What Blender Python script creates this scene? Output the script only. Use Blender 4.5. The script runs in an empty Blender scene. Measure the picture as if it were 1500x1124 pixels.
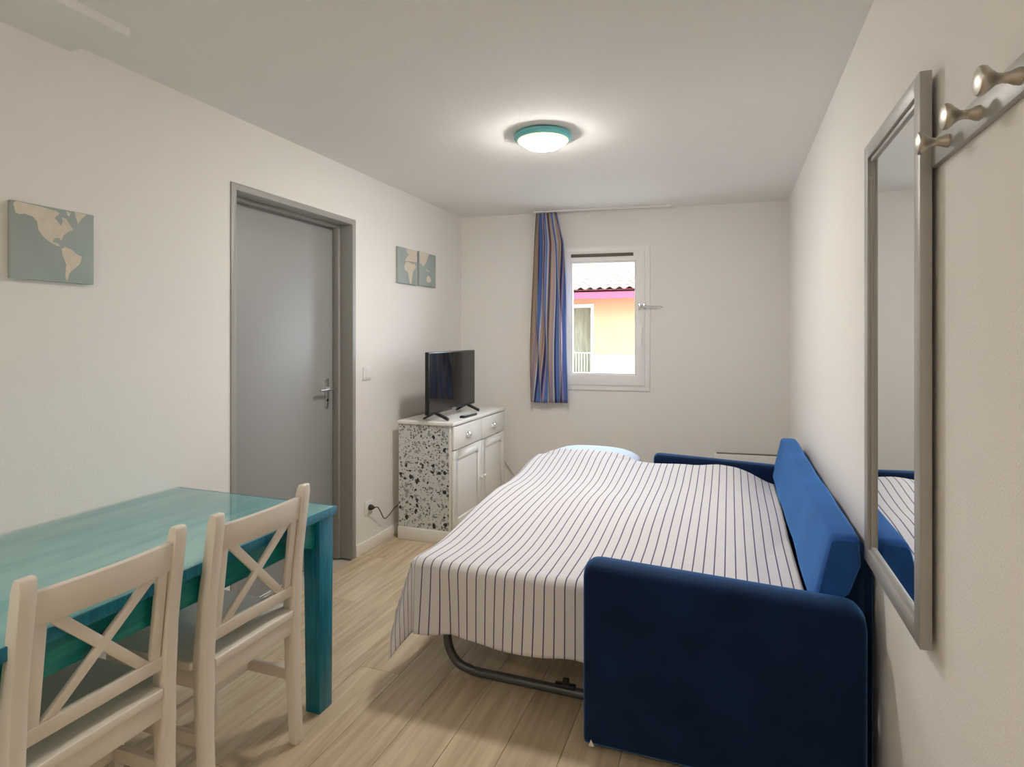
import bpy, bmesh, math, random
from mathutils import Vector, Matrix, noise
random.seed(7)
R = math.radians
scene = bpy.context.scene
COL = scene.collection

# ------------------------------------------------------------------ camera
FPX, CXP, CYP, CAMZ = 870.0, 750.0, 494.0, 1.37
TH = math.atan2(1069 - 750, FPX)
cam_d = bpy.data.cameras.new('camera')
cam = bpy.data.objects.new('camera', cam_d); COL.objects.link(cam)
cam.location = (0, 0, CAMZ); cam.rotation_euler = (R(90), 0, TH)
cam_d.sensor_fit = 'HORIZONTAL'; cam_d.sensor_width = 36.0
cam_d.lens = FPX / 1500 * 36; cam_d.shift_y = -(562 - CYP) / 1500
cam_d.clip_start = 0.05
scene.camera = cam

# ------------------------------------------------------------------ sky and exposure
SKY = 14.0
LAMP = 140.0
LAMP_FILL = 96.0
world = bpy.data.worlds.new('sky'); scene.world = world; world.use_nodes = True
bg = world.node_tree.nodes['Background']
bg.inputs['Color'].default_value = (0.77, 0.885, 1.0, 1); bg.inputs['Strength'].default_value = SKY
vs = scene.view_settings
vs.view_transform = 'Standard'; vs.look = 'None'; vs.gamma = 1; vs.use_curve_mapping = False
vs.exposure = 0.4
scene.cycles.max_bounces = 16; scene.cycles.diffuse_bounces = 8
scene.cycles.transparent_max_bounces = 16
scene.cycles.use_denoising = True

# ------------------------------------------------------------------ room measures
XL, XR, ZC, YB = -2.184, 0.417, 2.407, -1.7
FO = Vector((-2.209, 4.681, 0)); FA = math.atan2(0.279, 2.633)
FE = Vector((math.cos(FA), math.sin(FA), 0)); FN = Vector((math.sin(FA), -math.cos(FA), 0))
def fw(s, d, z):            # point on the far wall: s along it, d out of it into the room
    return FO + FE * s + FN * d + Vector((0, 0, z))
FLEN = (XR - FO.x) / FE.x
WS0, WS1, WZ0, WZ1 = 0.877, 1.618, 0.935, 2.115     # window opening

# portal that helps sample the daylight coming through the window
pl = bpy.data.lights.new('window_portal', 'AREA'); pl.shape = 'RECTANGLE'
pl.size = WS1 - WS0; pl.size_y = WZ1 - WZ0; pl.cycles.is_portal = True
po = bpy.data.objects.new('window_portal', pl); COL.objects.link(po)
po.location = fw((WS0 + WS1) / 2, -0.22, (WZ0 + WZ1) / 2)
po.rotation_euler = (R(90), 0, FA + math.pi)
po.rotation_euler = (R(-90), 0, FA)

# ------------------------------------------------------------------ materials
def nodes_of(m):
    m.use_nodes = True
    nt = m.node_tree
    return nt, nt.nodes, nt.links, nt.nodes['Principled BSDF']
def set_in(b, name, v):
    if name in b.inputs: b.inputs[name].default_value = v
def mat(name, col, rough=0.5, metal=0.0, bump=None, var=None, sheen=0, coat=0, spec=None, stretch=None):
    """bump=(scale, strength, distance); var=(scale, amount)"""
    m = bpy.data.materials.new(name); nt, N, Lk, b = nodes_of(m)
    c4 = (*col, 1)
    b.inputs['Base Color'].default_value = c4
    b.inputs['Roughness'].default_value = rough; b.inputs['Metallic'].default_value = metal
    if sheen: set_in(b, 'Sheen Weight', sheen); set_in(b, 'Sheen Roughness', 0.35); set_in(b, 'Sheen Tint', (0.16, 0.45, 1.0, 1))
    if coat: set_in(b, 'Coat Weight', coat); set_in(b, 'Coat Roughness', 0.05)
    if spec is not None: set_in(b, 'Specular IOR Level', spec)
    tc = N.new('ShaderNodeTexCoord'); src = tc.outputs['Object']
    if stretch:
        mp = N.new('ShaderNodeMapping'); mp.inputs['Scale'].default_value = stretch
        Lk.new(src, mp.inputs['Vector']); src = mp.outputs['Vector']
    if bump:
        n = N.new('ShaderNodeTexNoise'); n.inputs['Scale'].default_value = bump[0]; n.inputs['Detail'].default_value = 3
        bp = N.new('ShaderNodeBump'); bp.inputs['Strength'].default_value = bump[1]; bp.inputs['Distance'].default_value = bump[2]
        Lk.new(src, n.inputs['Vector']); Lk.new(n.outputs['Fac'], bp.inputs['Height']); Lk.new(bp.outputs['Normal'], b.inputs['Normal'])
    if var:
        n2 = N.new('ShaderNodeTexNoise'); n2.inputs['Scale'].default_value = var[0]; n2.inputs['Detail'].default_value = 4
        Lk.new(src, n2.inputs['Vector'])
        cr = N.new('ShaderNodeValToRGB')
        cr.color_ramp.elements[0].position = 0.3; cr.color_ramp.elements[1].position = 0.7
        k = var[1]
        lo = var[2] if len(var) > 2 else tuple(max(0, c * (1 - k)) for c in col)
        hi = var[3] if len(var) > 3 else tuple(min(1, c * (1 + k)) for c in col)
        cr.color_ramp.elements[0].color = (*lo, 1); cr.color_ramp.elements[1].color = (*hi, 1)
        Lk.new(n2.outputs['Fac'], cr.inputs['Fac']); Lk.new(cr.outputs['Color'], b.inputs['Base Color'])
    return m
def emit(name, col, s):
    m = bpy.data.materials.new(name); nt, N, Lk, b = nodes_of(m)
    b.inputs['Base Color'].default_value = (0.9, 0.88, 0.8, 1)
    b.inputs['Emission Color'].default_value = (*col, 1); b.inputs['Emission Strength'].default_value = s
    return m
def thin_glass(name, tint=(1, 1, 1), refl=0.08):
    m = bpy.data.materials.new(name); m.use_nodes = True
    nt = m.node_tree; N = nt.nodes; Lk = nt.links; N.clear()
    o = N.new('ShaderNodeOutputMaterial'); t = N.new('ShaderNodeBsdfTransparent'); g = N.new('ShaderNodeBsdfGlossy')
    t.inputs['Color'].default_value = (*tint, 1); g.inputs['Roughness'].default_value = 0.02
    lw = N.new('ShaderNodeLayerWeight'); lw.inputs['Blend'].default_value = 0.5
    pw = N.new('ShaderNodeMath'); pw.operation = 'POWER'; pw.inputs[1].default_value = 5.0; Lk.new(lw.outputs['Facing'], pw.inputs[0])
    f = N.new('ShaderNodeMath'); f.operation = 'MULTIPLY_ADD'; f.inputs[1].default_value = 0.92; f.inputs[2].default_value = 0.04; Lk.new(pw.outputs[0], f.inputs[0])
    mx = N.new('ShaderNodeMixShader')
    Lk.new(f.outputs[0], mx.inputs['Fac']); Lk.new(t.outputs[0], mx.inputs[1]); Lk.new(g.outputs[0], mx.inputs[2])
    Lk.new(mx.outputs[0], o.inputs['Surface'])
    return m

M = {}
M['wall'] = mat('white_stucco_paint', (0.83, 0.805, 0.775), 0.9, bump=(170, 0.45, 0.003))
M['ceil'] = mat('ceiling_stucco_paint', (0.82, 0.81, 0.79), 0.95, bump=(150, 0.5, 0.004))
M['trimwhite'] = mat('white_gloss_paint', (0.84, 0.80, 0.74), 0.4)
M['greydoor'] = mat('grey_door_paint', (0.33, 0.335, 0.33), 0.46, bump=(400, 0.05, 0.0005))
M['greyframe'] = mat('grey_frame_paint', (0.34, 0.335, 0.315), 0.4)
M['steel'] = mat('brushed_steel', (0.62, 0.62, 0.62), 0.3, 1.0)
M['chrome'] = mat('chrome', (0.8, 0.8, 0.8), 0.12, 1.0)
M['silver'] = mat('silver_painted_frame', (0.40, 0.39, 0.37), 0.45, 0.35, bump=(300, 0.04, 0.0004))
M['peg'] = mat('brushed_nickel_peg', (0.50, 0.46, 0.40), 0.33, 0.9)
M['mirror'] = mat('mirror_glass', (0.86, 0.89, 0.88), 0.01, 1.0)
M['pvc'] = mat('white_window_plastic', (0.86, 0.85, 0.84), 0.35)
M['glass'] = thin_glass('window_glass')
M['tableglass'] = thin_glass('table_glass', (0.93, 0.99, 0.98))
M['vent'] = mat('brown_vent_plastic', (0.11, 0.09, 0.07), 0.5)
M['socket'] = mat('white_switch_plastic', (0.80, 0.79, 0.77), 0.35)
M['black'] = mat('black_plastic', (0.012, 0.012, 0.014), 0.35)
M['screen'] = mat('dark_glossy_screen', (0.012, 0.012, 0.013), 0.06, spec=0.6)
M['cord'] = mat('black_cord', (0.03, 0.025, 0.02), 0.5)
M['palecord'] = mat('pale_cord', (0.55, 0.47, 0.38), 0.5)
M['chair'] = mat('white_chair_lacquer', (0.76, 0.70, 0.62), 0.32, bump=(60, 0.03, 0.001))
M['cabwhite'] = mat('white_cabinet_lacquer', (0.83, 0.81, 0.77), 0.38)
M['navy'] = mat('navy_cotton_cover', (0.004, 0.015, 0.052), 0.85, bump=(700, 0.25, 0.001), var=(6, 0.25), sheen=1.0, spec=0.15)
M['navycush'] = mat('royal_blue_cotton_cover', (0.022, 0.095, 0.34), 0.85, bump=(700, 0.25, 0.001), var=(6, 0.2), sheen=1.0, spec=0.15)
M['metaltube'] = mat('dark_grey_tube', (0.10, 0.10, 0.105), 0.4, 0.4)
M['sheet'] = mat('white_sheet', (0.78, 0.77, 0.78), 0.9, bump=(40, 0.2, 0.004))
M['pillow'] = mat('pale_blue_pillowcase', (0.60, 0.71, 0.87), 0.9, bump=(25, 0.2, 0.006))
M['leg'] = mat('deep_blue_painted_wood', (0.0, 0.16, 0.27), 0.33, var=(14, 0.35, (0.0, 0.11, 0.20), (0.005, 0.24, 0.34)), stretch=(6, 6, 0.5))
M['apron'] = mat('teal_painted_wood', (0.0, 0.22, 0.22), 0.35, var=(9, 0.35, (0.0, 0.16, 0.18), (0.01, 0.30, 0.27)), stretch=(1, 0.8, 7))
M['tabletop'] = mat('washed_turquoise_paint', (0.26, 0.55, 0.56), 0.28, var=(3.2, 0.3, (0.085, 0.40, 0.46), (0.50, 0.69, 0.71)), stretch=(4.5, 0.8, 1))
M['tealring'] = mat('turquoise_lamp_ring', (0.20, 0.66, 0.72), 0.35)
M['creamring'] = emit('frosted_lamp_rim', (1.0, 0.72, 0.25), 1.1)
M['dome'] = emit('lit_frosted_glass', (1.0, 0.955, 0.89), LAMP)
M['dome_fill'] = emit('fill_lamp_glow', (1.0, 0.90, 0.77), LAMP_FILL)
M['canvas'] = mat('grey_blue_canvas', (0.36, 0.415, 0.395), 0.85, bump=(900, 0.2, 0.0006), var=(5, 0.08))
M['land'] = mat('cream_map_print', (0.68, 0.61, 0.50), 0.85, var=(30, 0.06))
M['rail'] = mat('white_rail', (0.80, 0.79, 0.77), 0.4)
M['heater'] = mat('white_heater_enamel', (0.80, 0.79, 0.77), 0.4)
M['remotetop'] = mat('grey_remote_keys', (0.55, 0.55, 0.55), 0.4)
M['tagwhite'] = mat('white_tag', (0.8, 0.75, 0.68), 0.7)
# exterior
M['peach'] = mat('peach_house_render', (0.40, 0.225, 0.135), 0.9, var=(3, 0.06), spec=0.0)
M['plinth'] = mat('pale_house_render', (0.58, 0.56, 0.53), 0.9, spec=0.1)
M['fascia'] = mat('red_eave_paint', (0.42, 0.06, 0.11), 0.6, spec=0.2)
M['tile'] = mat('pale_clay_tile', (0.15, 0.118, 0.10), 0.9, var=(20, 0.3), spec=0.1)
M['housewhite'] = mat('white_house_paint', (0.66, 0.65, 0.63), 0.7, spec=0.0)
M['net'] = mat('grey_green_net_curtain', (0.27, 0.27, 0.21), 0.9, var=(6, 0.2), stretch=(4, 1, 0.5), spec=0.0)
M['railing'] = mat('pale_metal_railing', (0.30, 0.33, 0.26), 0.5)
M['paving'] = mat('paving', (0.38, 0.36, 0.33), 0.95, var=(1, 0.15), spec=0.0)
M['outwall'] = mat('outer_render', (0.55, 0.49, 0.42), 0.95, spec=0.0)

def make_plank_mat():
    m = bpy.data.materials.new('pale_oak_plank'); nt, N, Lk, b = nodes_of(m)
    tc = N.new('ShaderNodeTexCoord'); oi = N.new('ShaderNodeObjectInfo')
    add = N.new('ShaderNodeVectorMath'); add.operation = 'ADD'
    mul = N.new('ShaderNodeVectorMath'); mul.operation = 'SCALE'; mul.inputs['Scale'].default_value = 37
    cmb = N.new('ShaderNodeCombineXYZ')
    Lk.new(oi.outputs['Random'], cmb.inputs[0]); Lk.new(oi.outputs['Random'], cmb.inputs[1])
    Lk.new(cmb.outputs[0], mul.inputs[0]); Lk.new(tc.outputs['Object'], add.inputs[0]); Lk.new(mul.outputs[0], add.inputs[1])
    mp = N.new('ShaderNodeMapping'); mp.inputs['Scale'].default_value = (22, 1.6, 1)
    Lk.new(add.outputs[0], mp.inputs['Vector'])
    n1 = N.new('ShaderNodeTexNoise'); n1.inputs['Scale'].default_value = 1.5; n1.inputs['Detail'].default_value = 6; n1.inputs['Distortion'].default_value = 0.6
    Lk.new(mp.outputs[0], n1.inputs['Vector'])
    cr = N.new('ShaderNodeValToRGB'); cr.color_ramp.elements[0].position = 0.28; cr.color_ramp.elements[1].position = 0.66
    cr.color_ramp.elements[0].color = (0.45, 0.335, 0.21, 1); cr.color_ramp.elements[1].color = (0.67, 0.555, 0.39, 1)
    Lk.new(n1.outputs['Fac'], cr.inputs['Fac'])
    mr = N.new('ShaderNodeMapRange'); mr.inputs['To Min'].default_value = 0.86; mr.inputs['To Max'].default_value = 1.08
    Lk.new(oi.outputs['Random'], mr.inputs['Value'])
    sc = N.new('ShaderNodeVectorMath'); sc.operation = 'SCALE'
    Lk.new(cr.outputs['Color'], sc.inputs[0]); Lk.new(mr.outputs[0], sc.inputs['Scale'])
    Lk.new(sc.outputs[0], b.inputs['Base Color'])
    b.inputs['Roughness'].default_value = 0.42
    bp = N.new('ShaderNodeBump'); bp.inputs['Strength'].default_value = 0.12; bp.inputs['Distance'].default_value = 0.001
    Lk.new(n1.outputs['Fac'], bp.inputs['Height']); Lk.new(bp.outputs[0], b.inputs['Normal'])
    return m
M['plank'] = make_plank_mat()

def make_terrazzo():
    m = bpy.data.materials.new('black_white_terrazzo_print'); nt, N, Lk, b = nodes_of(m)
    tc = N.new('ShaderNodeTexCoord')
    base = N.new('ShaderNodeTexNoise'); base.inputs['Scale'].default_value = 60
    Lk.new(tc.outputs['Object'], base.inputs['Vector'])
    cr0 = N.new('ShaderNodeValToRGB'); cr0.color_ramp.elements[0].color = (0.56, 0.57, 0.56, 1); cr0.color_ramp.elements[1].color = (0.72, 0.73, 0.72, 1)
    Lk.new(base.outputs['Fac'], cr0.inputs['Fac'])
    last = cr0.outputs['Color']
    for sc_, thr, colr, off in ((30, 0.30, (0.32, 0.33, 0.35), 5.3), (52, 0.28, (0.15, 0.155, 0.17), 3.1), (66, 0.26, (0.07, 0.07, 0.08), 7.7), (25, 0.27, (0.022, 0.022, 0.032), 0.0)):
        mp = N.new('ShaderNodeMapping'); mp.inputs['Location'].default_value = (off, off * 2, off)
        Lk.new(tc.outputs['Object'], mp.inputs['Vector'])
        nz = N.new('ShaderNodeTexNoise'); nz.inputs['Scale'].default_value = 45
        Lk.new(mp.outputs[0], nz.inputs['Vector'])
        mixv = N.new('ShaderNodeMix'); mixv.data_type = 'VECTOR'; mixv.inputs['Factor'].default_value = 0.028
        Lk.new(mp.outputs[0], mixv.inputs[4]); Lk.new(nz.outputs['Color'], mixv.inputs[5])
        vo = N.new('ShaderNodeTexVoronoi'); vo.inputs['Scale'].default_value = sc_
        Lk.new(mixv.outputs[1], vo.inputs['Vector'])
        sep = N.new('ShaderNodeSeparateColor'); Lk.new(vo.outputs['Color'], sep.inputs[0])
        mm = N.new('ShaderNodeMath'); mm.operation = 'MULTIPLY'; mm.inputs[1].default_value = thr * 1.5
        Lk.new(sep.outputs[0], mm.inputs[0])
        lt = N.new('ShaderNodeMath'); lt.operation = 'LESS_THAN'
        Lk.new(vo.outputs['Distance'], lt.inputs[0]); Lk.new(mm.outputs[0], lt.inputs[1])
        mx = N.new('ShaderNodeMix'); mx.data_type = 'RGBA'
        Lk.new(lt.outputs[0], mx.inputs['Factor']); Lk.new(last, mx.inputs[6]); mx.inputs[7].default_value = (*colr, 1)
        last = mx.outputs[2]
    Lk.new(last, b.inputs['Base Color']); b.inputs['Roughness'].default_value = 0.35
    return m
M['terrazzo'] = make_terrazzo()

def make_duvet_mat():
    m = bpy.data.materials.new('white_cotton_with_thin_navy_stripes'); nt, N, Lk, b = nodes_of(m)
    uv = N.new('ShaderNodeUVMap'); sp = N.new('ShaderNodeSeparateXYZ'); Lk.new(uv.outputs[0], sp.inputs[0])
    d = N.new('ShaderNodeMath'); d.operation = 'DIVIDE'; d.inputs[1].default_value = 0.0385; Lk.new(sp.outputs[0], d.inputs[0])
    f = N.new('ShaderNodeMath'); f.operation = 'FRACT'; Lk.new(d.outputs[0], f.inputs[0])
    a = N.new('ShaderNodeMath'); a.operation = 'SUBTRACT'; a.inputs[1].default_value = 0.5; Lk.new(f.outputs[0], a.inputs[0])
    ab = N.new('ShaderNodeMath'); ab.operation = 'ABSOLUTE'; Lk.new(a.outputs[0], ab.inputs[0])
    lt = N.new('ShaderNodeMath'); lt.operation = 'LESS_THAN'; lt.inputs[1].default_value = 0.062; Lk.new(ab.outputs[0], lt.inputs[0])
    mx = N.new('ShaderNodeMix'); mx.data_type = 'RGBA'
    Lk.new(lt.outputs[0], mx.inputs['Factor']); mx.inputs[6].default_value = (0.71, 0.69, 0.71, 1); mx.inputs[7].default_value = (0.10, 0.09, 0.17, 1)
    Lk.new(mx.outputs[2], b.inputs['Base Color']); b.inputs['Roughness'].default_value = 0.92
    tc = N.new('ShaderNodeTexCoord'); n = N.new('ShaderNodeTexNoise'); n.inputs['Scale'].default_value = 14; n.inputs['Detail'].default_value = 3
    Lk.new(tc.outputs['Object'], n.inputs['Vector'])
    bp = N.new('ShaderNodeBump'); bp.inputs['Strength'].default_value = 0.35; bp.inputs['Distance'].default_value = 0.008
    Lk.new(n.outputs['Fac'], bp.inputs['Height']); Lk.new(bp.outputs[0], b.inputs['Normal'])
    return m
M['duvet'] = make_duvet_mat()

def make_curtain_mat():
    m = bpy.data.materials.new('blue_beige_striped_curtain_cloth'); nt, N, Lk, b = nodes_of(m)
    uv = N.new('ShaderNodeUVMap'); sp = N.new('ShaderNodeSeparateXYZ'); Lk.new(uv.outputs[0], sp.inputs[0])
    mu = N.new('ShaderNodeMath'); mu.operation = 'MULTIPLY'; mu.inputs[1].default_value = 1.9; Lk.new(sp.outputs[0], mu.inputs[0])
    f = N.new('ShaderNodeMath'); f.operation = 'FRACT'; Lk.new(mu.outputs[0], f.inputs[0])
    cr = N.new('ShaderNodeValToRGB'); ramp = cr.color_ramp; ramp.interpolation = 'CONSTANT'
    navy = (0.035, 0.045, 0.16); beige = (0.50, 0.39, 0.29); blue = (0.13, 0.22, 0.52); lilac = (0.38, 0.30, 0.48); pale = (0.58, 0.66, 0.80); brown = (0.14, 0.10, 0.10); wine = (0.30, 0.12, 0.20)
    seq = [(0, brown), (.06, beige), (.18, lilac), (.23, beige), (.28, pale), (.31, navy), (.37, blue), (.49, pale), (.52, beige), (.60, wine), (.62, beige), (.67, navy), (.74, lilac), (.79, blue), (.88, pale), (.91, beige), (.96, navy)]
    while len(ramp.elements) < len(seq): ramp.elements.new(0.5)
    for e, (p, c) in zip(ramp.elements, seq): e.position = p
    for e, (p, c) in zip(ramp.elements, seq): e.color = (*c, 1)
    Lk.new(f.outputs[0], cr.inputs['Fac']); Lk.new(cr.outputs['Color'], b.inputs['Base Color']); b.inputs['Roughness'].default_value = 0.9
    return m
M['curtain'] = make_curtain_mat()

# ------------------------------------------------------------------ mesh helpers
class MB:
    def __init__(s): s.v = []; s.f = []
    def add(s, verts, faces):
        o = len(s.v); s.v += [Vector(p) for p in verts]; s.f += [tuple(i + o for i in f) for f in faces]; return s
    def hexa(s, p):      # 0-3 bottom ring, 4-7 top ring
        return s.add(p, [(3, 2, 1, 0), (4, 5, 6, 7), (0, 1, 5, 4), (1, 2, 6, 5), (2, 3, 7, 6), (3, 0, 4, 7)])
    def box(s, x0, x1, y0, y1, z0, z1):
        return s.hexa([(x0, y0, z0), (x1, y0, z0), (x1, y1, z0), (x0, y1, z0), (x0, y0, z1), (x1, y0, z1), (x1, y1, z1), (x0, y1, z1)])
    def fbox(s, s0, s1, d0, d1, z0, z1):     # box in far-wall coordinates
        return s.hexa([fw(s0, d1, z0), fw(s1, d1, z0), fw(s1, d0, z0), fw(s0, d0, z0), fw(s0, d1, z1), fw(s1, d1, z1), fw(s1, d0, z1), fw(s0, d0, z1)])
    def prism(s, poly, fn, a, b):   # poly 2d, fn(u,v,w)->3d, extruded w from a to b
        n = len(poly)
        vs = [fn(u, v, a) for u, v in poly] + [fn(u, v, b) for u, v in poly]
        fs = [tuple(range(n - 1, -1, -1)), tuple(range(n, 2 * n))] + [(i, (i + 1) % n, n + (i + 1) % n, n + i) for i in range(n)]
        return s.add(vs, fs)
    def tube(s, pts, r, seg=8, cap=True):
        pts = [Vector(p) for p in pts]; rings = []; up = None
        for i, p in enumerate(pts):
            t = (pts[min(i + 1, len(pts) - 1)] - pts[max(i - 1, 0)]).normalized()
            if up is None:
                up = Vector((0, 0, 1)) if abs(t.z) < 0.9 else Vector((1, 0, 0))
            a = t.cross(up).normalized(); up = a.cross(t).normalized()
            rr = r[i] if isinstance(r, (list, tuple)) else r
            rings.append([p + (a * math.cos(k * 2 * math.pi / seg) + up * math.sin(k * 2 * math.pi / seg)) * rr for k in range(seg)])
        vs = [q for ring in rings for q in ring]; fs = []
        for i in range(len(rings) - 1):
            for k in range(seg):
                fs.append((i * seg + k, i * seg + (k + 1) % seg, (i + 1) * seg + (k + 1) % seg, (i + 1) * seg + k))
        if cap:
            fs.append(tuple(range(seg - 1, -1, -1))); fs.append(tuple((len(rings) - 1) * seg + k for k in range(seg)))
        return s.add(vs, fs)
    def lathe(s, prof, org, axis='z', seg=32):     # prof: (radius, height along axis)
        org = Vector(org); rings = []
        for r, h in prof:
            ring = []
            for k in range(seg):
                a = k * 2 * math.pi / seg; c, q = math.cos(a) * r, math.sin(a) * r
                ring.append(org + (Vector((c, q, h)) if axis == 'z' else Vector((h, c, q)) if axis == 'x' else Vector((c, h, q))))
            rings.append(ring)
        vs = [q for ring in rings for q in ring]; fs = []
        for i in range(len(rings) - 1):
            for k in range(seg):
                fs.append((i * seg + k, i * seg + (k + 1) % seg, (i + 1) * seg + (k + 1) % seg, (i + 1) * seg + k))
        if prof[0][0] > 1e-5: fs.append(tuple(range(seg - 1, -1, -1)))
        if prof[-1][0] > 1e-5: fs.append(tuple((len(rings) - 1) * seg + k for k in range(seg)))
        return s.add(vs, fs)
    def build(s, name, m, parent=None, bevel=0, seg=2, smooth=None):
        org = parent_origin(parent)
        bm = bmesh.new()
        bvs = [bm.verts.new(p - org) for p in s.v]
        for f in s.f:
            try: bm.faces.new([bvs[i] for i in f])
            except ValueError: pass
        bmesh.ops.remove_doubles(bm, verts=bm.verts, dist=1e-6)
        bmesh.ops.recalc_face_normals(bm, faces=bm.faces)
        if bevel:
            es = [e for e in bm.edges if len(e.link_faces) == 2 and e.calc_face_angle(0) > 0.5]
            bmesh.ops.bevel(bm, geom=es, offset=bevel, segments=seg, profile=0.5, affect='EDGES', clamp_overlap=True)
        me = bpy.data.meshes.new(name); bm.to_mesh(me); bm.free()
        me.materials.append(M[m])
        if smooth is None: smooth = bool(bevel)
        if smooth:
            me.shade_smooth(); me.set_sharp_from_angle(angle=R(40))
        ob = bpy.data.objects.new(name, me); COL.objects.link(ob)
        if parent: ob.parent = parent
        else:
            pass
        return ob
def parent_origin(p):
    o = Vector((0, 0, 0))
    while p is not None:
        o += p.location; p = p.parent
    return o
def tag(o, label, cat, group=None):
    o['label'] = label; o['category'] = cat
    if group: o['group'] = group
    return o
def struct(o, label=None):
    o['kind'] = 'structure'
    if label: o['label'] = label
    return o
def thing(name, loc, label, cat, group=None):
    o = bpy.data.objects.new(name, None); COL.objects.link(o); o.location = loc; o.empty_display_size = 0.1
    return tag(o, label, cat, group)
def copy_tree(o, parent=None):
    c = o.copy(); COL.objects.link(c); c.parent = parent
    for ch in list(o.children): copy_tree(ch, c)
    return c
def recenter(o):        # move a single mesh's origin to its base centre
    me = o.data; xs = [v.co for v in me.vertices]
    c = Vector(((min(p.x for p in xs) + max(p.x for p in xs)) / 2, (min(p.y for p in xs) + max(p.y for p in xs)) / 2, min(p.z for p in xs)))
    me.transform(Matrix.Translation(-c)); o.location = c
    return o
def smooth_path(p, n=6):
    p = [Vector(q) for q in p]; out = []
    for i in range(len(p) - 1):
        a, b, c, e = p[max(i - 1, 0)], p[i], p[i + 1], p[min(i + 2, len(p) - 1)]
        for k in range(n):
            t = k / n; out.append(0.5 * ((2 * b) + (c - a) * t + (2 * a - 5 * b + 4 * c - e) * t * t + (3 * b - a - 3 * c + e) * t ** 3))
    return out + [p[-1]]
def rounded(poly_r):    # [(x,y,r)] -> polygon with rounded corners
    out = []; n = len(poly_r)
    for i in range(n):
        x, y, r = poly_r[i]; p = Vector((x, y)); a = Vector(poly_r[i - 1][:2]); b = Vector(poly_r[(i + 1) % n][:2])
        if r <= 0: out.append((x, y)); continue
        da = (a - p).normalized(); db = (b - p).normalized(); ang = da.angle(db); t = r / math.tan(ang / 2)
        s0 = p + da * t; s1 = p + db * t
        for k in range(6):
            q = k / 5; m0 = s0.lerp(p, q); m1 = p.lerp(s1, q); w = m0.lerp(m1, q); out.append((w.x, w.y))
    return out

# ------------------------------------------------------------------ room shell
fl = struct(MB().box(XL - 0.16, XR + 0.16, YB - 0.16, 5.05, -0.20, -0.012).build('floor', 'outwall'), 'pale oak plank floor')
PW, PLN = 0.185, 1.22
plank_mesh = None
ncol = int((XR - XL) / PW) + 1
for c_ in range(ncol):
    x0 = XL + c_ * PW; x1 = min(x0 + PW, XR)
    y = YB - ((c_ * 0.47) % 1.0) * PLN
    while y < 4.95:
        ya = max(y, YB); yb = min(y + PLN, 4.70 + 0.106 * (x0 - XL))
        if yb - ya > 0.02:
            full = abs((yb - ya) - PLN) < 1e-4 and abs((x1 - x0) - PW) < 1e-4
            if full and plank_mesh is not None:
                ob = bpy.data.objects.new('floor_plank', plank_mesh); COL.objects.link(ob); ob.parent = fl
            else:
                g = 0.0006
                ob = MB().box(-(x1 - x0) / 2 + g, (x1 - x0) / 2 - g, -(yb - ya) / 2 + g, (yb - ya) / 2 - g, -0.012, 0).build('floor_plank', 'plank', fl, bevel=0.0011, seg=1, smooth=False)
                if full: plank_mesh = ob.data
            ob.location = ((x0 + x1) / 2, (ya + yb) / 2, 0)
        y += PLN
struct(MB().box(XL - 0.16, XR + 0.16, YB - 0.16, 5.3, ZC, ZC + 0.25).build('ceiling', 'ceil'), 'white stucco ceiling')
DY0, DY1, DZ = 2.145, 3.127, 2.096    # door frame outer size
w = MB()
w.box(XL - 0.20, XL, YB - 0.16, DY0, -0.2, ZC); w.box(XL - 0.20, XL, DY1, 4.95, -0.2, ZC); w.box(XL - 0.20, XL, DY0, DY1, DZ, ZC)
struct(w.build('wall_left', 'wall'), 'white stucco wall with the grey door')
struct(MB().box(XR, XR + 0.2, YB - 0.16, 5.2, -0.2, ZC).build('wall_right', 'wall'), 'white stucco wall behind the sofa bed')
w = MB()
w.fbox(-0.2, WS0, -0.2, 0, -0.2, ZC); w.fbox(WS1, FLEN + 0.2, -0.2, 0, -0.2, ZC)
w.fbox(WS0, WS1, -0.2, 0, -0.2, WZ0); w.fbox(WS0, WS1, -0.2, 0, WZ1, ZC)
struct(w.build('wall_far', 'wall'), 'white wall with the small window')
struct(MB().box(XL - 0.2, XR + 0.2, YB - 0.2, YB, -0.2, ZC).build('wall_back', 'wall'), 'white wall')
bb = MB(); bb.box(XL, XL + 0.012, DY1, 4.68, 0, 0.072)
struct(bb.build('baseboard_left', 'trimwhite', bevel=0.003), 'white painted baseboard beside the grey door')
bb = MB(); bb.fbox(0.03, FLEN - 0.02, 0, 0.012, 0, 0.072)
struct(bb.build('baseboard_far', 'trimwhite', bevel=0.003), 'white painted baseboard')
struct(MB().box(XL, -1.89, YB, 1.43, ZC - 0.03, ZC).build('trim_1', 'ceil'), 'shallow white boxed duct along the ceiling edge')

# ------------------------------------------------------------------ door
d = bpy.data.objects.new('door_1', None); COL.objects.link(d); d.location = (XL, 2.636, 0); struct(d, 'grey flush door in a deep grey frame')
LX = XL - 0.131      # leaf face
f = MB()
f.prism([(DY0, 0), (DY0, DZ), (DY1, DZ), (DY1, 0), (DY1 - 0.033, 0), (DY1 - 0.033, DZ - 0.033), (DY0 + 0.033, DZ - 0.033), (DY0 + 0.033, 0)], lambda a, b, c: (c, a, b), LX - 0.045, XL + 0.006)
f.build('door_frame', 'greyframe', d, bevel=0.002)
f = MB()
q = 0.033
f.prism([(DY0 + q, 0), (DY0 + q, DZ - q), (DY1 - q, DZ - q), (DY1 - q, 0), (DY1 - q - 0.018, 0), (DY1 - q - 0.018, DZ - q - 0.02), (DY0 + q + 0.018, DZ - q - 0.02), (DY0 + q + 0.018, 0)], lambda a, b, c: (c, a, b), LX + 0.001, LX + 0.045)
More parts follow.
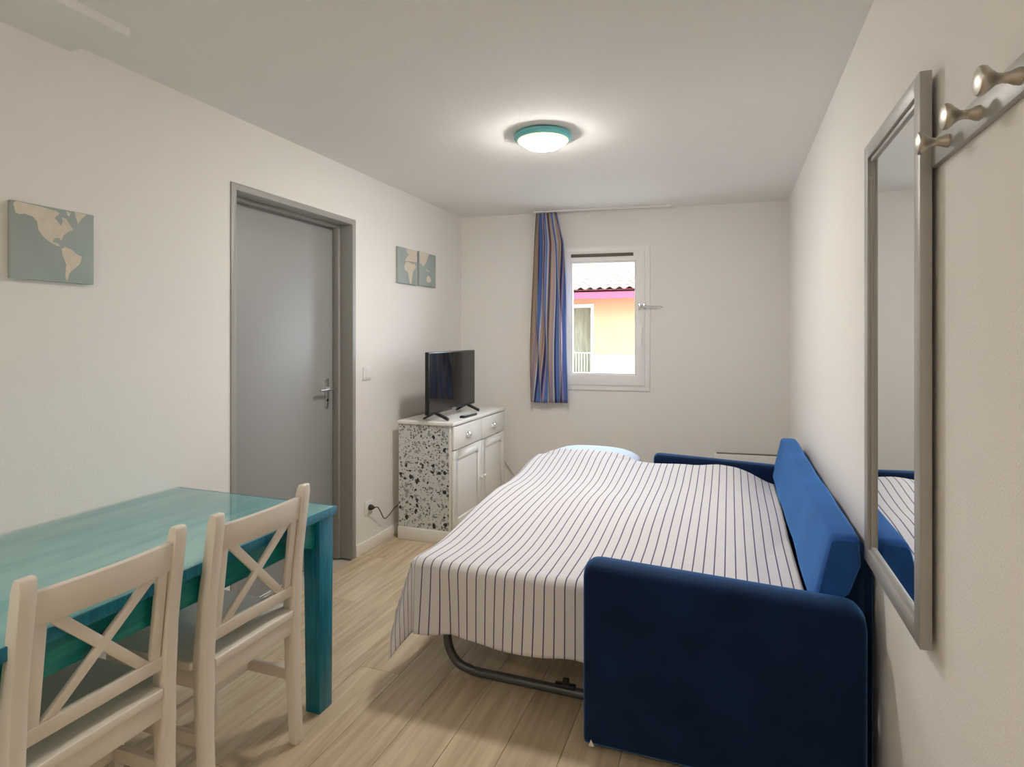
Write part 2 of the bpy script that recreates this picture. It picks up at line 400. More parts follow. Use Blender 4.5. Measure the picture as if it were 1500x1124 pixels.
f.build('door_stop', 'greyframe', d, bevel=0.002)
leaf = MB().box(LX - 0.04, LX, DY0 + 0.035, DY1 - 0.035, 0.008, DZ - 0.036).build('door_leaf', 'greydoor', d, bevel=0.001)
hp = MB(); hp.prism(rounded([(3.003, 0.936, 0.012), (3.033, 0.936, 0.012), (3.033, 1.116, 0.012), (3.003, 1.116, 0.012)]), lambda a, b, c: (c, a, b), LX, LX + 0.008)
hp.build('handle_plate', 'steel', d, bevel=0.001)
MB().tube([(LX + 0.005, 3.018, 1.056), (LX + 0.045, 3.018, 1.056), (LX + 0.052, 3.010, 1.056), (LX + 0.052, 2.985, 1.056), (LX + 0.050, 2.90, 1.054)], [0.009, 0.009, 0.0095, 0.009, 0.008], 10).build('door_lever', 'steel', d, smooth=True)
MB().lathe([(0.0, 0.0095), (0.008, 0.0095), (0.008, 0.006)], (LX, 3.018, 0.985), 'x', 12).build('keyhole', 'black', d)
# added panel behind the leaf stops sky light leaking round the door
struct(MB().box(XL - 0.26, XL - 0.20, DY0 - 0.1, DY1 + 0.1, -0.2, ZC).build('wall_leak_stop', 'wall'), 'unseen panel added behind the door to block stray sky light')

# ------------------------------------------------------------------ window
wn = bpy.data.objects.new('window_1', None); COL.objects.link(wn); wn.location = fw((WS0 + WS1) / 2, 0, WZ0); struct(wn, 'small white plastic window with one clear pane')
def frame_ring(mb, s0, s1, z0, z1, ws, wz0, wz1, d0, d1):
    o = [(s0, z0), (s1, z0), (s1, z1), (s0, z1)]; n_ = [(s0 + ws, z0 + wz0), (s1 - ws, z0 + wz0), (s1 - ws, z1 - wz1), (s0 + ws, z1 - wz1)]
    vs_ = [fw(a_, d0, b_) for a_, b_ in o] + [fw(a_, d0, b_) for a_, b_ in n_] + [fw(a_, d1, b_) for a_, b_ in o] + [fw(a_, d1, b_) for a_, b_ in n_]
    fs_ = []
    for i_ in range(4):
        j_ = (i_ + 1) % 4
        fs_ += [(i_, j_, 4 + j_, 4 + i_), (8 + i_, 8 + j_, 12 + j_, 12 + i_), (i_, j_, 8 + j_, 8 + i_), (4 + i_, 4 + j_, 12 + j_, 12 + i_)]
    mb.add(vs_, fs_)
GS0, GS1, GZ0, GZ1 = 0.997, 1.497, 1.078, 1.974
f = MB(); frame_ring(f, WS0 - 0.0, WS1, WZ0, WZ1, 0.042, 0.045, 0.045, -0.07, 0.014); f.build('window_frame', 'pvc', wn, bevel=0.004)
f = MB(); frame_ring(f, WS0 + 0.04, WS1 - 0.04, WZ0 + 0.043, WZ1 - 0.043, GS0 - WS0 - 0.052, GZ0 - WZ0 - 0.055, WZ1 - GZ1 - 0.055, -0.045, 0.026)
sash = f.build('sash', 'pvc', wn, bevel=0.005)
f = MB(); frame_ring(f, GS0 - 0.012, GS1 + 0.012, GZ0 - 0.012, GZ1 + 0.012, 0.012, 0.012, 0.012, -0.03, 0.017); f.build('glazing_bead', 'pvc', wn, bevel=0.003)
MB().fbox(GS0 - 0.012, GS1 + 0.012, -0.012, -0.008, GZ0 - 0.012, GZ1 + 0.012).build('glass_pane', 'glass', wn)
f = MB(); f.fbox(0.985, 1.488, 0.026, 0.034, 2.024, 2.050)
f.build('trickle_vent', 'vent', wn, bevel=0.002)
f = MB(); f.fbox(1.535, 1.565, 0.026, 0.036, 1.40, 1.47); f.fbox(1.541, 1.557, 0.036, 0.052, 1.425, 1.445); f.fbox(1.540, 1.558, 0.046, 0.060, 1.30, 1.445)
f.build('window_handle', 'pvc', wn, bevel=0.003)
f = MB(); f.fbox(1.528, 1.552, 0.026, 0.036, 1.59, 1.635); f.fbox(1.566, 1.588, 0.014, 0.040, 1.59, 1.635)
f.tube([fw(1.54, 0.042, 1.613), fw(1.58, 0.046, 1.613), fw(1.64, 0.04, 1.613), fw(1.715, 0.022, 1.611)], [0.006, 0.009, 0.007, 0.005], 8)
f.build('window_restrictor', 'chrome', wn, bevel=0.0015)

# ------------------------------------------------------------------ curtain and rail
rt = thing('curtain_rail', fw(1.2, 0.09, ZC), 'thin white curtain rail fixed to the ceiling above the window', 'rail')
MB().fbox(0.68, 1.745, 0.075, 0.105, ZC - 0.014, ZC - 0.0005).build('rail_track', 'rail', rt, bevel=0.002)
MB().fbox(1.745, 1.77, 0.068, 0.112, ZC - 0.020, ZC - 0.0005).build('rail_end_cap', 'rail', rt, bevel=0.003)
def curtain():
    bm = bmesh.new(); uvl = bm.loops.layers.uv.new('UVMap')
    NU, NV = 120, 48; grid = []
    ztop, zbot = ZC - 0.016, 0.833
    for j in range(NV + 1):
        v = j / NV; z = ztop + (zbot - ztop) * v
        left = 0.702 + (0.648 - 0.702) * v ** 0.8
        right = 0.880 + 0.055 * min(1, v / 0.16) + 0.018 * v
        row = []
        for i in range(NU + 1):
            p = i / NU
            amp = (0.022 + 0.020 * v) * (0.75 + 0.25 * math.sin(7 * p + 2 * v))
            ph = 2 * math.pi * (4.6 * p + 0.55 * math.sin(2.6 * v + 3.2 * p) + 0.25 * math.sin(7 * p - 2.2 * v))
            s_ = left + (right - left) * p + 0.017 * math.sin(ph + 1.2) * (0.45 + 0.55 * v)
            dd = 0.090 + amp * math.sin(ph) + 0.006 * math.sin(11 * v + 9 * p)
            if p > 0.86: dd -= (p - 0.86) * 0.10 * math.sin(min(1, v / 0.2) * math.pi / 2)
            zz = z + (0.006 * math.sin(ph) if j == NV else 0)
            row.append(bm.verts.new(fw(s_, max(0.04, dd), zz)))
        grid.append(row)
    for j in range(NV):
        for i in range(NU):
            fc = bm.faces.new((grid[j][i], grid[j][i + 1], grid[j + 1][i + 1], grid[j + 1][i])); fc.smooth = True
            for lp, (a, b) in zip(fc.loops, ((i, j), (i + 1, j), (i + 1, j + 1), (i, j + 1))):
                lp[uvl].uv = (a / NU, b / NV)
    me = bpy.data.meshes.new('curtain'); bm.to_mesh(me); bm.free(); me.materials.append(M['curtain'])
    ob = bpy.data.objects.new('curtain', me); COL.objects.link(ob)
    md = ob.modifiers.new('thick', 'SOLIDIFY'); md.thickness = 0.0015
    return ob
tag(recenter(curtain()), 'blue, beige and lilac striped curtain drawn to one side of the window', 'curtain')

# ------------------------------------------------------------------ sofa bed
sb = thing('sofa_bed', (0.0, 2.98, 0), 'navy blue sofa bed folded out along the white stucco wall', 'sofa bed')
def arm(y0, y1):
    pr_ = rounded([(-0.462, 0.015, 0.012), (0.372, 0.015, 0.01), (0.372, 0.585, 0.06), (-0.462, 0.618, 0.045)])
    mb = MB()
    # slices through the thickness give the padded, softly crowned top
    ys = [y0, y0 + 0.008, y0 + 0.025, (y0 + y1) / 2, y1 - 0.025, y1 - 0.008, y1]; ins = [0.018, 0.007, 0.001, -0.003, 0.001, 0.007, 0.018]
    n = len(pr_); vs = []
    cx, cz = -0.045, 0.31
    for yy, k in zip(ys, ins):
        for (x, z) in pr_:
            sx = 1 - k / 0.417; szz = 1 - k / 0.30
            wob = 0.004 * math.sin(x * 17 + yy * 9) if z > 0.4 else 0.003 * math.sin(x * 11)
            vs.append((cx + (x - cx) * sx, yy + wob * 0.6, cz + (z - cz) * szz + (wob if z > 0.5 else 0)))
    fs = [tuple(range(n)), tuple((len(ys) - 1) * n + i for i in range(n - 1, -1, -1))]
    for k in range(len(ys) - 1):
        for i in range(n): fs.append((k * n + i, k * n + (i + 1) % n, (k + 1) * n + (i + 1) % n, (k + 1) * n + i))
    mb.add(vs, fs); return mb
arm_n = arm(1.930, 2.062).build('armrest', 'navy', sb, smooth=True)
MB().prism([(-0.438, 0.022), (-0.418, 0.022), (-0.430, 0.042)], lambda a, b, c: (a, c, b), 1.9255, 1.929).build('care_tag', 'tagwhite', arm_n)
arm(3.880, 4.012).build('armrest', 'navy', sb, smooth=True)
bk = MB()
nseg = 14; prof = rounded([(0.232, 0.50, 0.02), (0.345, 0.585, 0.02), (0.378, 0.68, 0.03), (0.372, 0.762, 0.022), (0.292, 0.760, 0.022)])
vs = []; fs = []; n = len(prof); Y0, Y1 = 2.045, 3.955
tt = [0, 0.006, 0.02] + [i / nseg for i in range(1, nseg)] + [0.98, 0.994, 1]
for t in tt:
    k = 0.012 if t in (0, 1) else 0.003 if t in (0.006, 0.994) else 0
    for (x, z) in prof:
        wob = 0.004 * math.sin(t * 9 + z * 8) + 0.003 * math.sin(t * 23)
        vs.append((0.31 + (x - 0.31) * (1 - k / 0.07) + wob * 0.5, Y0 + (Y1 - Y0) * t, 0.64 + (z - 0.64) * (1 - k / 0.12) + wob * 0.6))
fs = [tuple(range(n)), tuple((len(tt) - 1) * n + i for i in range(n - 1, -1, -1))]
for k in range(len(tt) - 1):
    for i in range(n): fs.append((k * n + i, k * n + (i + 1) % n, (k + 1) * n + (i + 1) % n, (k + 1) * n + i))
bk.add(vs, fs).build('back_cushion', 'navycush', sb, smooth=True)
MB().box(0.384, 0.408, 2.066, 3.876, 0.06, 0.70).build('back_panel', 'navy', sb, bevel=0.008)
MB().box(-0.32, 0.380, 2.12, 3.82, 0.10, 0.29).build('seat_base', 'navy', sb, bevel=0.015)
MB().box(-1.150, 0.232, 2.115, 3.86, 0.345, 0.468).build('mattress', 'sheet', sb, bevel=0.03, seg=3)
for yy in (2.20, 3.78):
    MB().tube(smooth_path([(-1.088, yy, 0.30), (-1.090, yy, 0.16), (-1.080, yy, 0.095), (-1.045, yy, 0.045), (-0.99, yy, 0.026), (-0.90, yy, 0.020), (-0.30, yy, 0.019)], 4), 0.018, 10).build('frame_tube', 'metaltube', sb, smooth=True)
MB().tube([(-1.088, 2.20, 0.305), (-1.088, 3.78, 0.305)], 0.016, 10).build('frame_tube', 'metaltube', sb, smooth=True)
MB().tube([(-1.088, 2.20, 0.318), (-0.30, 2.20, 0.318)], 0.016, 10).build('frame_tube', 'metaltube', sb, smooth=True)
MB().tube([(-1.088, 3.78, 0.318), (-0.30, 3.78, 0.318)], 0.016, 10).build('frame_tube', 'metaltube', sb, smooth=True)
f = MB(); f.box(-0.60, -0.575, 2.19, 2.21, 0.034, 0.066); f.box(-0.63, -0.55, 2.188, 2.212, 0.030, 0.046)
f.build('frame_bracket', 'black', sb, bevel=0.003)

# ------------------------------------------------------------------ duvet and pillow
XE, YE, YF = -1.165, 2.105, 3.815
def sstep(a, b, x):
    t = max(0, min(1, (x - a) / (b - a))); return t * t * (3 - 2 * t)
def ztop(x, y):
    z = 0.487 + 0.045 * sstep(2.2, 3.3, y) + 0.03 * sstep(3.2, 3.75, y)
    px_, py_ = (x + 0.86) / 0.335, (y - 3.93) / 0.235
    z += 0.075 * math.exp(-((x + 0.86) / 0.27) ** 2 - ((y - 3.86) / 0.30) ** 2)
    rr_ = abs(px_) ** 3.3 + abs(py_) ** 3.3
    if rr_ < 1: z = max(z, 0.500 + 0.132 * (1 - rr_) ** 0.30 * 1.0)
    z += 0.035 * math.exp(-((x + 0.05) / 0.30) ** 2 - ((y - 3.80) / 0.25) ** 2)
    z += 0.018 * math.exp(-((x + 0.55) / 0.30) ** 2 - ((y - 3.0) / 0.5) ** 2)
    z -= 0.055 * sstep(0.02, 0.26, x) * (0.6 + 0.6 * sstep(3.2, 3.8, y))
    z += 0.014 * (noise.noise(Vector((x * 3.1, y * 2.3, 0.3)))) + 0.006 * noise.noise(Vector((x * 8, y * 4.5, 2.1)))
    return max(z, 0.478)
def drape(x_, y_):
    """cloth coordinates -> position on and around the bed"""
    xe = XE - 0.035 * sstep(2.2, 3.2, y_)
    a = max(0, xe - x_); b = max(0, YE - y_); e = max(0, y_ - YF)
    x = max(x_, xe); y = min(max(y_, YE), YF); z0 = ztop(x, y)
    r = math.hypot(a, b) if e == 0 else math.hypot(a, e)
    if r == 0: return Vector((x, y, z0))
    dx, dy = (-a / r, -b / r) if e == 0 else (-a / r, e / r)
    if a > 0 and b > 0:          # the loose corner swings round towards the foot side
        t_ = (math.atan2(b, a) / (math.pi / 2)) ** 0.42 * math.pi / 2
        dx, dy = -math.cos(t_), -math.sin(t_)
    rad = 0.038; q = r
    if q < rad * math.pi / 2: o = rad * math.sin(q / rad); dz = rad * (1 - math.cos(q / rad))
    else:
        h = q - rad * math.pi / 2
        corner = 4 * (a * b / (r * r)) ** 2 if e == 0 else 0
        fl_ = 0.06 + 0.20 * corner + 0.26 * abs(dx) * sstep(2.7, 2.1, y_)
        o = rad + h * fl_; dz = rad + h * math.sqrt(1 - fl_ * fl_)
        wv = h / 0.25
        if b == 0 or a == 0:
            o += 0.014 * wv * math.sin(x_ * 15.0 + 0.7 + y_ * 3) * abs(dy) + 0.010 * wv * math.sin(y_ * 13) * abs(dx)
            o += 0.03 * wv * math.exp(-((x_ + 1.02) / 0.05) ** 2) * abs(dy) * -1
    return Vector((x + dx * o, y + dy * o, z0 - dz))
def duvet():
    bm = bmesh.new(); uvl = bm.loops.layers.uv.new('UVMap')
    xs = [XE - 0.26 + i * (0.245 - XE + 0.26) / 150 for i in range(151)]
    ys = [YE - 0.30 + j * (YF - YE + 0.30) / 170 for j in range(171)]
    g = [[bm.verts.new(drape(x, y)) for x in xs] for y in ys]
    for j in range(170):
        for i in range(150):
            fc = bm.faces.new((g[j][i], g[j][i + 1], g[j + 1][i + 1], g[j + 1][i])); fc.smooth = True
            for lp, (aa, bb_) in zip(fc.loops, ((i, j), (i + 1, j), (i + 1, j + 1), (i, j + 1))):
                lp[uvl].uv = (xs[aa] + 2, ys[bb_])
    me = bpy.data.meshes.new('duvet'); bm.to_mesh(me); bm.free(); me.materials.append(M['duvet'])
    ob = bpy.data.objects.new('duvet', me); COL.objects.link(ob)
    md = ob.modifiers.new('thick', 'SOLIDIFY'); md.thickness = 0.008; md.offset = -1
    return ob
tag(recenter(duvet()), 'white duvet with thin dark stripes spread over the fold-out bed', 'duvet')
pm = bmesh.new()
bmesh.ops.create_uvsphere(pm, u_segments=32, v_segments=16, radius=1)
for v_ in pm.verts:
    x, y, z = v_.co
    ex = lambda t, p: math.copysign(abs(t) ** p, t)
    v_.co = Vector((-0.86 + 0.31 * ex(x, 0.6), 3.93 + 0.19 * ex(y, 0.6), 0.551 + 0.078 * z * (1 - 0.25 * x * x)))
    f_ = v_
for fc in pm.faces: fc.smooth = True
me = bpy.data.meshes.new('pillow'); pm.to_mesh(me); pm.free(); me.materials.append(M['pillow'])
pil = bpy.data.objects.new('pillow', me); COL.objects.link(pil)
tag(recenter(pil), 'pale blue pillow showing at the head end under the striped duvet', 'pillow')

# ------------------------------------------------------------------ dining table
tb = thing('dining_table', (-1.785, 1.10, 0), 'turquoise painted wooden dining table with a glass sheet, against the wall', 'table')
TX0, TX1, TY0, TY1, TZ = -2.175, -1.388, 0.33, 1.858, 0.745
MB().box(TX0, TX1, TY0, TY1, TZ - 0.036, TZ - 0.006).build('tabletop', 'tabletop', tb, bevel=0.004)
f = MB()
f.box(TX1, TX1 + 0.006, TY0 - 0.006, TY1 + 0.006, TZ - 0.036, TZ - 0.006); f.box(TX0, TX1, TY1, TY1 + 0.006, TZ - 0.036, TZ - 0.006)
f.build('edge_band', 'leg', tb, bevel=0.0015)
MB().box(TX0 + 0.004, TX1 - 0.002, TY0 + 0.004, TY1 - 0.002, TZ - 0.005, TZ).build('glass_sheet', 'tableglass', tb)
for (lx, ly) in ((TX1 - 0.075, TY1 - 0.084), (TX1 - 0.075, TY0 + 0.01), (TX0 + 0.005, TY1 - 0.084), (TX0 + 0.005, TY0 + 0.01)):
    MB().hexa([(lx + 0.006, ly + 0.006, 0), (lx + 0.068, ly + 0.006, 0), (lx + 0.068, ly + 0.078, 0), (lx + 0.006, ly + 0.078, 0),
               (lx, ly, TZ - 0.036), (lx + 0.072, ly, TZ - 0.036), (lx + 0.072, ly + 0.080, TZ - 0.036), (lx, ly + 0.080, TZ - 0.036)]).build('leg', 'leg', tb, bevel=0.003)
def apron_x(x0, x1):
    ya, yb = TY0 + 0.09, TY1 - 0.084
    pl_ = [(ya, 0.60), (ya + 0.05, 0.622), (yb - 0.05, 0.622), (yb, 0.60), (yb, TZ - 0.036), (ya, TZ - 0.036)]
    return MB().prism(pl_, lambda a, b, c: (c, a, b), x0, x1)
apron_x(TX1 - 0.045, TX1 - 0.022).build('apron', 'apron', tb, bevel=0.002)
apron_x(TX0 + 0.02, TX0 + 0.043).build('apron', 'apron', tb, bevel=0.002)
MB().box(TX0 + 0.077, TX1 - 0.075, TY1 - 0.05, TY1 - 0.028, 0.622, TZ - 0.036).build('apron', 'apron', tb, bevel=0.002)
MB().box(TX0 + 0.077, TX1 - 0.075, TY0 + 0.028, TY0 + 0.05, 0.622, TZ - 0.036).build('apron', 'apron', tb, bevel=0.002)

# ------------------------------------------------------------------ chairs
def xb(z):        # curve of the rear posts
    pts = [(0, -1.376), (0.25, -1.392), (0.46, -1.394), (0.62, -1.382), (0.875, -1.345)]
    for (z0, x0), (z1, x1) in zip(pts, pts[1:]):
        if z <= z1: return x0 + (x1 - x0) * (z - z0) / (z1 - z0)
    return pts[-1][1]
def make_chair():
    YA, YB_ = 1.275, 1.635; yc = (YA + YB_) / 2
    t = thing('dining_chair', (-1.57, yc, 0), 'white wooden cross-back chair standing beside the deep blue table leg', 'chair', 'white cross-back chairs at the table')
    for yp in (YA, YB_):
        mb = MB(); zs = [0, 0.12, 0.25, 0.36, 0.46, 0.54, 0.62, 0.70, 0.79, 0.85, 0.868, 0.876]
        vs = []; fs = []
        for k, z in enumerate(zs):
            hx = 0.017 + 0.007 * math.exp(-((z - 0.45) / 0.2) ** 2); hy = 0.0175
            if z > 0.84: hx *= 1 - 0.45 * ((z - 0.84) / 0.036) ** 2
            cx = xb(z)
            vs += [(cx - hx, yp - hy, z), (cx + hx, yp - hy, z), (cx + hx, yp + hy, z), (cx - hx, yp + hy, z)]
        for k in range(len(zs) - 1):
            for i in range(4): fs.append((4 * k + i, 4 * k + (i + 1) % 4, 4 * k + 4 + (i + 1) % 4, 4 * k + 4 + i))
        fs += [(3, 2, 1, 0), tuple(4 * (len(zs) - 1) + i for i in range(4))]
        mb.add(vs, fs).build('back_leg', 'chair', t, bevel=0.004)
    for yp in (YA, YB_):
        MB().hexa([(-1.757, yp - 0.014, 0), (-1.729, yp - 0.014, 0), (-1.729, yp + 0.014, 0), (-1.757, yp + 0.014, 0),
                   (-1.763, yp - 0.019, 0.43), (-1.725, yp - 0.019, 0.43), (-1.725, yp + 0.019, 0.43), (-1.763, yp + 0.019, 0.43)]).build('front_leg', 'chair', t, bevel=0.003)
    sp = rounded([(-1.372, YA + 0.020, 0.004), (-1.372, YB_ - 0.020, 0.004), (-1.418, YB_ - 0.020, 0), (-1.418, YB_ + 0.022, 0.01), (-1.800, YB_ + 0.03, 0.03), (-1.800, YA - 0.03, 0.03), (-1.418, YA - 0.022, 0.01), (-1.418, YA + 0.020, 0)])
    MB().prism(sp, lambda a, b, c: (a, b, c), 0.431, 0.455).build('seat', 'chair', t, bevel=0.008, seg=3)
    MB().box(xb(0.4) - 0.006, xb(0.4) + 0.014, YA + 0.017, YB_ - 0.017, 0.375, 0.431).build('seat_rail', 'chair', t, bevel=0.002)
    MB().box(-1.756, -1.736, YA + 0.017, YB_ - 0.017, 0.375, 0.431).build('seat_rail', 'chair', t, bevel=0.002)
    for yp in (YA, YB_):
        MB().box(-1.73, -1.41, yp - 0.010, yp + 0.010, 0.375, 0.431).build('seat_rail', 'chair', t, bevel=0.002)
        MB().box(-1.735, -1.40, yp - 0.009, yp + 0.009, 0.208, 0.246).build('stretcher', 'chair', t, bevel=0.003)
    MB().box(-1.59, -1.57, YA + 0.009, YB_ - 0.009, 0.212, 0.242).build('stretcher', 'chair', t, bevel=0.003)
    def slab(p, hx, name):     # p: 4 (y,z) points, thickness 2*hx about the leaning back plane
        a = [(xb(z) - hx, y, z) for y, z in p]; b_ = [(xb(z) + hx, y, z) for y, z in p]
        MB().hexa(a + b_).build(name, 'chair', t, bevel=0.0025)
    i0, i1 = YA + 0.0165, YB_ - 0.0165
    # gently bowed top rail
    mb = MB(); vs = []; fs = []; n = 10
    for k in range(n + 1):
        q = k / n; y = i0 + (i1 - i0) * q; bow = 0.012 * math.sin(q * math.pi)
        vs += [(xb(0.762) - 0.010 + bow, y, 0.762), (xb(0.762) + 0.010 + bow, y, 0.762), (xb(0.838) + 0.010 + bow, y, 0.838), (xb(0.838) - 0.010 + bow, y, 0.838)]
    for k in range(n):
        for i in range(4): fs.append((4 * k + i, 4 * k + (i + 1) % 4, 4 * k + 4 + (i + 1) % 4, 4 * k + 4 + i))
    fs += [(3, 2, 1, 0), tuple(4 * n + i for i in range(4))]
    mb.add(vs, fs).build('top_rail', 'chair', t, bevel=0.002)
    slab([(i0, 0.500), (i1, 0.500), (i1, 0.536), (i0, 0.536)], 0.010, 'lower_rail')
    g = 0.005; ww = 0.028
    slab([(i0 + g, 0.536), (i0 + g + ww, 0.536), (i0 + g + ww, 0.762), (i0 + g, 0.762)], 0.007, 'back_slat')
    slab([(i1 - g - ww, 0.536), (i1 - g, 0.536), (i1 - g, 0.762), (i1 - g - ww, 0.762)], 0.007, 'back_slat')
    c0, c1, z0, z1 = i0 + g + ww, i1 - g - ww, 0.536, 0.762; h = 0.036
    slab([(c0, z0), (c0 + h, z0), (c1, z1), (c1 - h, z1)], 0.0065, 'cross_slat')
    slab([(c1 - h, z0), (c1, z0), (c0 + h, z1), (c0, z1)], 0.0055, 'cross_slat')
    return t
ch = make_chair()
ch2 = copy_tree(ch); ch2.location = ch.location + Vector((-0.012, -0.475, 0))
ch2['label'] = 'white wooden cross-back chair at the middle of the table side, away from the door'

# ------------------------------------------------------------------ cabinet
cb = thing('sideboard_cabinet', (-1.915, 4.01, 0), 'white two-door cabinet with black and white terrazzo side under the television', 'cabinet')
BX0, BX1, BY0, BY1 = -2.120, -1.722, 3.535, 4.482
MB().box(BX0 + 0.004, BX1 - 0.002, BY0 + 0.004, BY1 - 0.002, 0.085, 0.782).build('carcass', 'cabwhite', cb, bevel=0.002)
MB().box(BX0 + 0.002, BX1 - 0.016, BY0 - 0.002, BY0 + 0.004, 0.088, 0.778).build('side_panel', 'terrazzo', cb)['label'] = 'black and white terrazzo panel'
f = MB(); f.box(BX1 - 0.016, BX1, BY0 - 0.004, BY0 + 0.004, 0.086, 0.780); f.build('corner_strip', 'cabwhite', cb, bevel=0.001)
MB().box(BX0 - 0.005, BX1 + 0.020, BY0 - 0.012, BY1 + 0.012, 0.782, 0.805).build('cabinet_top', 'cabwhite', cb, bevel=0.005, seg=3)
MB().box(BX0 - 0.002, BX1 + 0.006, BY0 - 0.010, BY1 + 0.008, 0.0, 0.085).build('plinth', 'cabwhite', cb, bevel=0.004)
ym = (BY0 + BY1) / 2
for (ya, yb) in ((BY0 + 0.006, ym - 0.004), (ym + 0.004, BY1 - 0.006)):
    dr = MB().box(BX1, BX1 + 0.016, ya, yb, 0.622, 0.774).build('drawer', 'cabwhite', cb, bevel=0.004)
    yc = (ya + yb) / 2; mb = MB(); vs = []; fs = []
    for i in range(9):         # cup pull: quarter-sphere shell
        for j in range(7):
            th = math.pi * i / 8; ph = math.pi / 2 * j / 6
            vs.append((BX1 + 0.016 + 0.024 * math.sin(ph), yc + 0.042 * math.cos(th) * math.cos(ph), 0.684 + 0.036 * math.sin(th) * math.cos(ph)))
    for i in range(8):
        for j in range(6): fs.append((i * 7 + j, (i + 1) * 7 + j, (i + 1) * 7 + j + 1, i * 7 + j + 1))
    mb.add(vs, fs)
    mb.build('cup_pull', 'chrome', dr, smooth=True)
    dd = MB()
    za, zb_, st = 0.092, 0.614, 0.062
    dd.box(BX1, BX1 + 0.016, ya, ya + st, za, zb_); dd.box(BX1, BX1 + 0.016, yb - st, yb, za, zb_)
    dd.box(BX1, BX1 + 0.016, ya + st, yb - st, za, za + st); dd.box(BX1, BX1 + 0.016, ya + st, yb - st, zb_ - st, zb_)
    do = dd.build('cabinet_door', 'cabwhite', cb, bevel=0.003)
    pn = MB(); b0, b1, c0, c1 = ya + st, yb - st, za + st, zb_ - st; k = 0.03
    pn.hexa([(BX1 + 0.004, b0, c0), (BX1 + 0.004, b1, c0), (BX1 + 0.004, b1, c1), (BX1 + 0.004, b0, c1), (BX1 + 0.014, b0 + k, c0 + k), (BX1 + 0.014, b1 - k, c0 + k), (BX1 + 0.014, b1 - k, c1 - k), (BX1 + 0.014, b0 + k, c1 - k)])
    pn.build('door_panel', 'cabwhite', do, bevel=0.002)
    yk = yb - 0.028 if ya < ym - 0.1 else ya + 0.028
    MB().lathe([(0.007, 0.016), (0.006, 0.024), (0.012, 0.030), (0.014, 0.036), (0.011, 0.042), (0.0, 0.044)], (BX1, yk, 0.352), 'x', 16).build('knob', 'cabwhite', do, smooth=True)

# ------------------------------------------------------------------ television and remote
tv = thing('television', (-1.90, 3.87, 0.805), 'flat black television on the white cabinet', 'television')
TVX = -1.868; ta, tb_, tz0, tz1 = 3.475, 4.275, 0.852, 1.270
MB().box(TVX - 0.028, TVX, ta, tb_, tz0, tz1).build('screen_housing', 'black', tv, bevel=0.004)
MB().box(TVX, TVX + 0.0015, ta + 0.009, tb_ - 0.009, tz0 + 0.016, tz1 - 0.009).build('screen', 'screen', tv)
MB().box(TVX - 0.075, TVX - 0.028, ta + 0.10, tb_ - 0.10, tz0 + 0.01, tz0 + 0.26).build('rear_housing', 'black', tv, bevel=0.012)
MB().box(TVX, TVX + 0.003, 3.845, 3.905, tz0 + 0.003, tz0 + 0.012).build('badge', 'steel', tv)
tv.rotation_euler = (0, 0, R(1.5))
for yf in (3.60, 4.15):
    f = MB()
    f.hexa([(TVX - 0.10, yf - 0.014, 0.806), (TVX - 0.012, yf - 0.014, 0.850), (TVX - 0.012, yf + 0.014, 0.850), (TVX - 0.10, yf + 0.014, 0.806),
            (TVX - 0.10, yf - 0.014, 0.818), (TVX - 0.012, yf - 0.014, 0.868), (TVX - 0.012, yf + 0.014, 0.868), (TVX - 0.10, yf + 0.014, 0.818)])
    f.hexa([(TVX - 0.02, yf - 0.014, 0.850), (TVX + 0.085, yf - 0.014, 0.806), (TVX + 0.085, yf + 0.014, 0.806), (TVX - 0.02, yf + 0.014, 0.850),
            (TVX - 0.02, yf - 0.014, 0.868), (TVX + 0.085, yf - 0.014, 0.824), (TVX + 0.085, yf + 0.014, 0.824), (TVX - 0.02, yf + 0.014, 0.868)])
    f.build('foot', 'black', tv, bevel=0.002)
rm = thing('remote_control', (-1.745, 3.85, 0.8055), 'slim dark remote control lying on the cabinet in front of the television', 'remote')
MB().hexa([(-1.768, 3.757, 0.8055), (-1.730, 3.757, 0.8055), (-1.716, 3.947, 0.8055), (-1.754, 3.947, 0.8055), (-1.768, 3.757, 0.822), (-1.730, 3.757, 0.822), (-1.716, 3.947, 0.822), (-1.754, 3.947, 0.822)]).build('remote_body', 'black', rm, bevel=0.004)
MB().hexa([(-1.763, 3.775, 0.8215), (-1.735, 3.775, 0.8215), (-1.722, 3.935, 0.8215), (-1.750, 3.935, 0.8215), (-1.763, 3.775, 0.8235), (-1.735, 3.775, 0.8235), (-1.722, 3.935, 0.8235), (-1.750, 3.935, 0.8235)]).build('keypad', 'remotetop', rm)

# ------------------------------------------------------------------ wall fittings
sw = thing('light_switch', (XL, 3.247, 1.097), 'white square light switch beside the grey door frame', 'switch')
MB().box(XL, XL + 0.009, 3.206, 3.288, 1.097, 1.179).build('switch_plate', 'socket', sw, bevel=0.003)
MB().hexa([(XL + 0.009, 3.226, 1.112), (XL + 0.014, 3.226, 1.112), (XL + 0.014, 3.268, 1.112), (XL + 0.009, 3.268, 1.112), (XL + 0.009, 3.226, 1.164), (XL + 0.010, 3.226, 1.164), (XL + 0.010, 3.268, 1.164), (XL + 0.009, 3.268, 1.164)]).build('rocker', 'socket', sw)
so = thing('wall_socket', (XL, 3.266, 0.232), 'white wall socket low on the wall beside the cabinet', 'socket')
MB().box(XL, XL + 0.009, 3.225, 3.308, 0.232, 0.318).build('socket_plate', 'socket', so, bevel=0.003)
MB().lathe([(0.0, 0.010), (0.022, 0.010), (0.022, 0.0092)], (XL, 3.268, 0.276), 'x', 20).build('socket_well', 'socket', so)
pc = thing('power_cord', (XL + 0.03, 3.40, 0.18), 'black power cord plugged into the wall socket beside the cabinet', 'cord')
